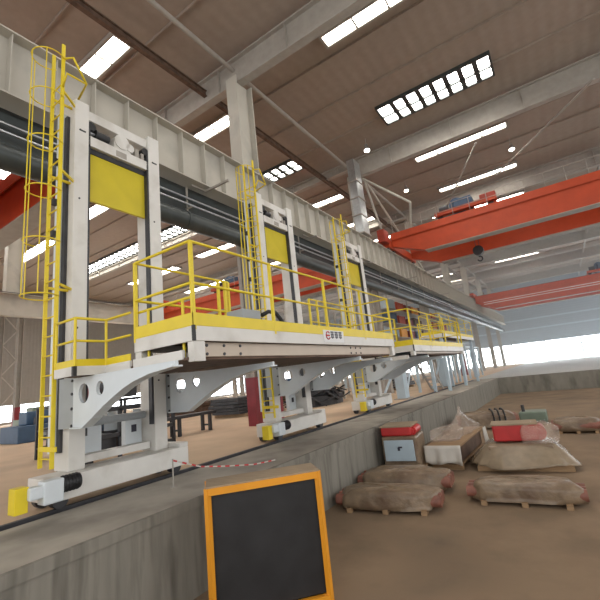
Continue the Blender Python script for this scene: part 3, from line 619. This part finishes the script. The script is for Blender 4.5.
# stored crane components and cabinets on a rack seen through the rails of the second platform
for k, (x, y, z, m, lab) in enumerate(((-13, 24, 1.2, M['red'], 'orange-red steel box on the high storage rack, first one'), (-13, 27, 1.2, M['blue'], 'blue steel box on the high storage rack'), (-13, 30, 1.2, M['darkred'], 'dark red steel box on the high storage rack, beside blue'), (-13, 33, 1.2, M['paleblue'], 'pale blue box at the far end of the high storage rack'))):
    p = MB(); p.box(x-.7, x+.7, y-1.1, y+1.1, z+.02, z+1.3); p.box(x-.75, x+.75, y-.9, y-.8, z+.1, z+1.32); p.box(x-.75, x+.75, y+.8, y+.9, z+.1, z+1.32)
    tag(p.build('parts_box', m, bevel=.04), lab, 'box', 'boxes on the storage rack')
t = thing('storage_rack', (-13, 28.5, G), 'tall grey storage rack with coloured boxes, seen beyond the second platform', 'rack')
p = MB(); p.box(-13.9, -12.1, 22.7, 34.3, 1.1, 1.2); p.box(-13.9, -12.1, 22.7, 34.3, 3.0, 3.1); p.build('shelf', M['steelgrey'], t)
for y in (22.8, 26.6, 30.4, 34.2):
    for x in (-13.8, -12.2):
        p = MB(); p.bar((x, y, G), (x, y, 4.2), .12, .12); p.build('upright', M['steelgrey'], t)

t = thing('storage_rack', (-14, 47, G), 'very tall far rack of small coloured crates in the neighbouring bay', 'rack')
for z in (1.2, 3.2, 4.6, 6.0): p = MB(); p.box(-14.8, -13.2, 36, 60, z-.08, z); p.build('shelf', M['steelgrey'], t)
for y in (36.1, 42, 48, 54, 59.9):
    for x in (-14.7, -13.3): p = MB(); p.bar((x, y, G), (x, y, 7.4), .14, .14); p.build('upright', M['steelgrey'], t)
random.seed(12); cols = (('red', 'orange-red'), ('maroon', 'maroon'), ('blue', 'dark blue'), ('paleblue', 'pale blue'), ('orange', 'orange'), ('rust', 'brown'))
for z in (3.2, 4.6, 6.0):
    for k in range(9):
        y = 37.4+k*2.55; m, cn = cols[random.randrange(6)]; h = random.uniform(.6, 1.05)
        p = MB(); p.box(-14.6, -13.4, y-.9, y+.9, z+.01, z+h); p.box(-14.64, -13.36, y-.94, y-.86, z+.01, z+h+.03); p.box(-14.64, -13.36, y+.86, y+.94, z+.01, z+h+.03)
        tag(p.build('stored_crate', M[m]), 'small %s crate on a shelf of the very tall far rack' % cn, 'crate', '%s crates on the far rack' % cn)

# ------------------------------------------------------------------ things in the pit
# orange framed crate, near
fl = Vector((-3.86, 3.47, 0)); fr = Vector((-2.91, 4.45, 0)); u = (fr-fl).normalized(); nrm = Vector((-u.y, u.x, 0)); D = .42
t = thing('framed_crate', ((fl.x+fr.x)/2, (fl.y+fr.y)/2, PF), 'orange-framed black crate with a dusty plywood lid, at the lower left of the pit', 'crate')
Z1 = -1.12; zz = lambda v, z: (v.x, v.y, z)
bl, br = fl+nrm*D, fr+nrm*D
p = MB(); P_ = [fl-u*.02-nrm*.02, fr+u*.02-nrm*.02, br+u*.02+nrm*.02, bl-u*.02+nrm*.02]
p.prism([[(v.x, v.y) for v in P_]], 'Z', Z1-.02, Z1); p.build('lid', M['ply'], t)
p = MB()
for a, b in ((fl, fr), (fr, br), (br, bl), (bl, fl)): p.bar(zz(a, Z1-.06), zz(b, Z1-.06), .06, .08)
p.build('top_rim', M['orange'], t); p = MB()
for a, b in ((fl, fr), (fr, br), (br, bl), (bl, fl)): p.bar(zz(a, PF+.05), zz(b, PF+.05), .06, .08)
p.build('bottom_rim', M['orange'], t)
for v in (fl, fr, br, bl):
    p = MB(); p.bar(zz(v, PF), zz(v, Z1-.02), .06, .06); p.build('corner_post', M['orange'], t)
p = MB(); q = .035; p.prism([[(v.x, v.y) for v in (fl+u*q+nrm*q, fr-u*q+nrm*q, br-u*q-nrm*q, bl+u*q-nrm*q)]], 'Z', PF+.1, Z1-.1); p.build('side_panels', M['black'], t)

def lump(name, c, hx, hy, hz, rz, m, parent=None, seg=14, amp=.12, sd=1, flat=.35, label=None):
    """a rounded, wrinkled block: a shaped super-ellipsoid resting on its own flat bottom"""
    rnd = random.Random(sd); ph = [rnd.uniform(0, 6.28) for _ in range(6)]
    vs = []; fs = []; R_ = seg*2; pw = .45
    sp = lambda v: math.copysign(abs(v)**pw, v)
    for i in range(seg+1):
        th = -math.pi/2+math.pi*i/seg
        for j in range(R_):
            a = 2*math.pi*j/R_; k = 1+amp*(math.sin(3*a+ph[0]+th*2)*.5+math.sin(7*a+ph[1])*.3+math.sin(5*th+ph[2]+2*a)*.4)
            x = sp(math.cos(th))*sp(math.cos(a))*hx*k; y = sp(math.cos(th))*sp(math.sin(a))*hy*k; z = max(-flat, sp(math.sin(th)))*hz*(k if th > 0 else 1)
            vs.append((c[0]+x*math.cos(rz)-y*math.sin(rz), c[1]+x*math.sin(rz)+y*math.cos(rz), c[2]+z+flat*hz))
    for i in range(seg):
        for j in range(R_): fs.append((i*R_+j, i*R_+(j+1) % R_, (i+1)*R_+(j+1) % R_, (i+1)*R_+j))
    p = MB(); p.add(vs, fs, True); return p.build(name, m, parent, label=label)
def pallet(t, x, y, hx, hy, z, rz):
    c, s = math.cos(rz), math.sin(rz); L = lambda a, b: (x+a*c-b*s, y+a*s+b*c)
    p = MB()
    for k in range(7): a = -hx+hx*2*(k+.5)/7; p.obox((*L(a, 0), z+.13), hx/7*.85, hy, .012, rz)
    p.build('top_boards', M['timber'], t)
    for b in (-.9, 0, .9): p = MB(); p.obox((*L(0, b*hy), z+.06), hx, .05, .055, rz); p.build('bearer', M['timber'], t)
def drape(t, name, pts_top, z0, m, amp=.05, thick=.012, sd=0):
    """hanging sheet: follows a line of points, falls to z0, with folds"""
    rnd = random.Random(sd); vs = []; fs = []; n_ = 16; rows = 5
    P0, P1 = Vector(pts_top[0]), Vector(pts_top[1]); d = (P1-P0); nn = Vector((d.y, -d.x, 0)).normalized()
    for r in range(rows+1):
        for i in range(n_+1):
            u_ = i/n_; p0 = P0+d*u_; z = p0.z+(z0-p0.z)*r/rows
            off = amp*(math.sin(u_*11+sd)+.6*math.sin(u_*23+2*sd))*(r/rows)+.04*r/rows
            vs.append((p0.x+nn.x*off, p0.y+nn.y*off, z+(.03*math.sin(u_*9+sd) if r == rows else 0)))
    for r in range(rows):
        for i in range(n_): a = r*(n_+1)+i; fs.append((a, a+1, a+n_+2, a+n_+1))
    p = MB(); p.add(vs, fs, True); o = p.build(name, m, t); so = o.modifiers.new('s', 'SOLIDIFY'); so.thickness = thick; return o

def casting(t, x, y, z, hx, hy, hz, rz):
    c, s = math.cos(rz), math.sin(rz); L = lambda a, b: (x+a*c-b*s, y+a*s+b*c)
    p = MB(); p.obox((*L(-.2*hx, 0), z+hz), hx*.8, hy, hz, rz); b = p.build('red_housing', M['boxred'], t, bevel=.04, label='bright red painted machine housing')
    p = MB(); p.obox((*L(-.2*hx, 0), z+2*hz+.015), hx*.84, hy*1.03, .015, rz); p.build('cover_board', M['ply'], t)
    p = MB(); a0 = L(.6*hx, -hy*.7); a1 = L(.6*hx, hy*.7); p.tube((*a0, z+hz*.95), (*a1, z+hz*.95), hz*.95, 22)
    p.tube((*L(.6*hx, -hy*.9), z+hz*.95), (*L(.6*hx, -hy*.7), z+hz*.95), hz*.5, 18); p.build('red_end_cap', M['boxred'], b)
# right wrapped red machine part on its pallet
def skirt(t, name, c, hx0, hy0, z0, hx1, hy1, z1, rz, m, sd=0, amp=.07):
    """sheet of film thrown over a block: closed top, folds spreading to the ground"""
    vs = []; fs = []; N = 56; rows = 9; rnd = random.Random(sd); ph = [rnd.uniform(0, 6) for _ in range(4)]
    for r in range(rows+1):
        u_ = r/rows
        for i in range(N):
            a_ = 2*math.pi*i/N; sq = lambda v: math.copysign(abs(v)**.55, v)
            e = u_**.8; k = 1+(amp*(math.sin(5*a_+ph[0])+.7*math.sin(9*a_+ph[1])+.5*math.sin(17*a_+ph[2])))*u_
            x = sq(math.cos(a_))*(hx0+(hx1-hx0)*e)*k; y = sq(math.sin(a_))*(hy0+(hy1-hy0)*e)*k
            z = z0+(z1-z0)*u_+.03*math.sin(4*a_+ph[3])*u_
            vs.append((c[0]+x*math.cos(rz)-y*math.sin(rz), c[1]+x*math.sin(rz)+y*math.cos(rz), z))
    for r in range(rows):
        for i in range(N): fs.append((r*N+i, r*N+(i+1) % N, (r+1)*N+(i+1) % N, (r+1)*N+i))
    fs.append(tuple(range(N)))
    p = MB(); p.add(vs, fs, True); o = p.build(name, m, t); so = o.modifiers.new('s', 'SOLIDIFY'); so.thickness = .008; return o
t = thing('wrapped_machine_part', (-1.35, 11.4, PF), 'red machine part under cloudy plastic on a pallet, on the right side of the pit', 'machine part')
pallet(t, -1.4, 11.5, 1.0, .75, PF, .1)
p = MB(); p.obox((-1.4, 11.5, PF+.34), .7, .55, .19, .1); p.build('load', M['wrap'], t, bevel=.04)
skirt(t, 'plastic_wrapping', (-1.4, 11.5), .72, .5, PF+.56, 1.12, .95, PF+.13, .1, M['film'], 5, .05)
casting(t, -1.32, 11.5, PF+.6, .62, .33, .19, .1)
lump('clear_film', (-.95, 11.45, PF+.58), .42, .4, .3, .2, M['clearfilm'], t, amp=.1, sd=8)
# left wrapped red machine part
t = thing('wrapped_machine_part', (-4.0, 10.4, PF), 'red machine part with tan lid and white panel below, against the left pit wall', 'machine part')
pallet(t, -4.02, 10.45, .52, .7, PF, .1)
p = MB(); p.obox((-4.02, 10.5, PF+.54), .45, .5, .4, .1); p.build('base_case', M['wrap'], t, bevel=.05)
casting(t, -3.98, 10.5, PF+.94, .5, .42, .11, .1)
p = MB(); p.obox((-3.95, 9.925, PF+.62), .38, .015, .25, .1); a = p.build('white_panel', M['paleblue'], t, bevel=.01, label='pale panel leaning on the front')
p = MB()
for dx, hz_ in ((-.14, .05), (.03, .04)): p.obox((-3.98+dx, 9.905, PF+.66), .03, .008, hz_, .1)
p.obox((-3.91, 9.912, PF+.7), .05, .008, .02, .1); p.build('stencil_marks', M['ink'], a)
# middle pallet with mound of film and white sheets
t = thing('wrapped_pallet_load', (-3.1, 12.0, PF), 'timber-topped pallet load with white draped sheets and a peak of clear film, mid pit', 'pallet load')
pallet(t, -3.02, 12.1, .38, 1.45, PF, -.02)
p = MB(); p.obox((-3.02, 12.1, PF+.36), .34, 1.35, .2, -.02); p.build('load', M['rust'], t, bevel=.03)
p = MB(); p.obox((-3.0, 12.05, PF+.6), .42, 1.5, .02, -.02); p.build('lid_board', M['timber'], t)
p = MB(); pk = (-3.1, 13.2, PF+1.3); ring = [(-3.3, 11.0), (-2.75, 11.9), (-2.62, 13.3), (-2.75, 14.2), (-3.4, 14.2), (-3.5, 12.4)]
vs = []
for r in range(7):
    u_ = r/6
    for i in range(48):
        f_ = i/48*6; q0 = ring[int(f_)]; q1 = ring[(int(f_)+1) % 6]; w_ = f_-int(f_); X_ = q0[0]*(1-w_)+q1[0]*w_; Y_ = q0[1]*(1-w_)+q1[1]*w_
        e = u_**1.3 if u_ else 0; k = 1+.08*math.sin(i*1.31)*u_
        vs.append((pk[0]+(X_-pk[0])*max(e, .03)*k, pk[1]+(Y_-pk[1])*max(e, .03)*k, pk[2]+(PF+.63-pk[2])*u_**.75))
p.add(vs, [(r*48+i, r*48+(i+1) % 48, (r+1)*48+(i+1) % 48, (r+1)*48+i) for r in range(6) for i in range(48)]+[tuple(range(48))], True); p.build('film_peak', M['clearfilm'], t)
lump('film_mound', (-3.15, 11.7, PF+.63), .34, .65, .2, 0, M['clearfilm'], t, amp=.2, sd=11)
drape(t, 'front_sheet', ((-3.5, 10.5, PF+.63), (-2.6, 10.52, PF+.63)), PF+.2, M['whitecloth'], .04, sd=2)
drape(t, 'end_sheet', ((-2.54, 13.3, PF+.62), (-2.52, 13.6, PF+.62)), PF+.2, M['whitecloth'], .03, sd=5)
# long wrapped bundles
def bundle(x, y, L_, r, rz, lab, sd, rings=0, n=3):
    t = thing('wrapped_bundle', (x, y, PF), lab, 'bundle')
    c, s = math.cos(rz), math.sin(rz)
    lump('wrapping', (x, y, PF+.06), L_/2, r*1.25, r*.8, rz, M['wrap'], t, amp=.09, sd=sd, seg=16)
    p = MB()
    for k in range(n):
        o_ = (k-(n-1)/2)*r*.62; q0 = (x-c*(L_/2+.07)-s*o_, y-s*(L_/2+.07)+c*o_, PF+r*.62); q1 = (x+c*(L_/2+.07)-s*o_, y+s*(L_/2+.07)+c*o_, PF+r*.62); p.tube(q0, q1, r*.33, 14)
    p.build('rods', M['wrapred'], t)
    for k in range(3+rings):
        o_ = (k/(2+rings)-.5)*L_*.75; p = MB(); p.obox((x+c*o_, y+s*o_, PF+.04), .05, r*1.35, .04, rz); p.build('bearer', M['timber'], t)
    for k in range(rings):
        o_ = L_/2-.42-k*.2; p = MB(); cx_, cy_ = x+c*o_, y+s*o_
        pts = [(cx_-s*math.copysign(abs(math.cos(a))**.5, math.cos(a))*r*1.36, cy_+c*math.copysign(abs(math.cos(a))**.5, math.cos(a))*r*1.36, PF+.06+abs(math.sin(a))**.5*r*1.2) for a in [math.pi*i/16 for i in range(17)]]; p.path(pts, .035); p.build('strap', M['black'], t)
bundle(-3.55, 9.0, 1.9, .34, .1, 'long dusty brown wrapped bundle lying in front of the left red machine part', 1)
bundle(-3.45, 7.75, 1.9, .3, .15, 'lower brown wrapped bundle nearest the orange crate', 2)
bundle(-1.15, 8.7, 1.8, .3, .05, 'brown bundle lying in front of the right wrapped machine part', 3)
bundle(-3.15, 17.6, 2.1, .5, .25, 'wrapped bundle with black straps near the wall, behind the film peak', 4, rings=3)
bundle(-.15, 16.2, 1.3, .36, 0, 'reddish wrapped bundle behind the right red machine part', 7, n=4)
t = thing('green_machine_base', (-1.75, 17.6, PF), 'dull green machine base on the pit floor behind the right red part', 'machine base')
p = MB(); p.box(-1.95, -1.05, 17.6, 18.5, PF+.08, PF+.5); p.build('casing', M['green'], t, bevel=.04)
p = MB(); p.box(-1.9, -1.75, 17.6, 18.5, PF, PF+.08); p.box(-1.25, -1.1, 17.6, 18.5, PF, PF+.08); p.build('feet', M['timber'], t)
p = MB(); p.tube((-1.8, 17.9, PF+.5), (-1.8, 17.9, PF+.75), .06, 10); p.build('lifting_stub', M['dark'], t)
# barrier tape along the ledge
t = thing('barrier_tape', (-5.3, 4.6, G), 'red and white barrier tape with a thin post on the ledge above the orange crate', 'tape')
p = MB(); p.tube((-5.55, 4.3, G), (-5.55, 4.3, G+.42), .012, 8); p.tube((-5.55, 4.3, G), (-5.55, 4.3, G+.015), .05, 12); p.build('post', M['steelgrey'], t)
p = MB(); pts = [Vector((-5.55, 4.3, G+.4)), Vector((-5.35, 4.7, G+.22)), Vector((-5.2, 5.1, G+.14)), Vector((-5.0, 5.6, G+.06)), Vector((-4.9, 6.1, G+.03))]
for a, b in zip(pts, pts[1:]): p.bar(a, b, .01, .022)
p.build('ribbon', M['whitecloth'], t)
p = MB()
for a, b in zip(pts, pts[1:]):
    for k in range(3): u0 = a.lerp(b, k/3); u1 = a.lerp(b, k/3+.15); p.bar(u0, u1, .013, .026)
p.build('red_stripes', M['boxred'], t)
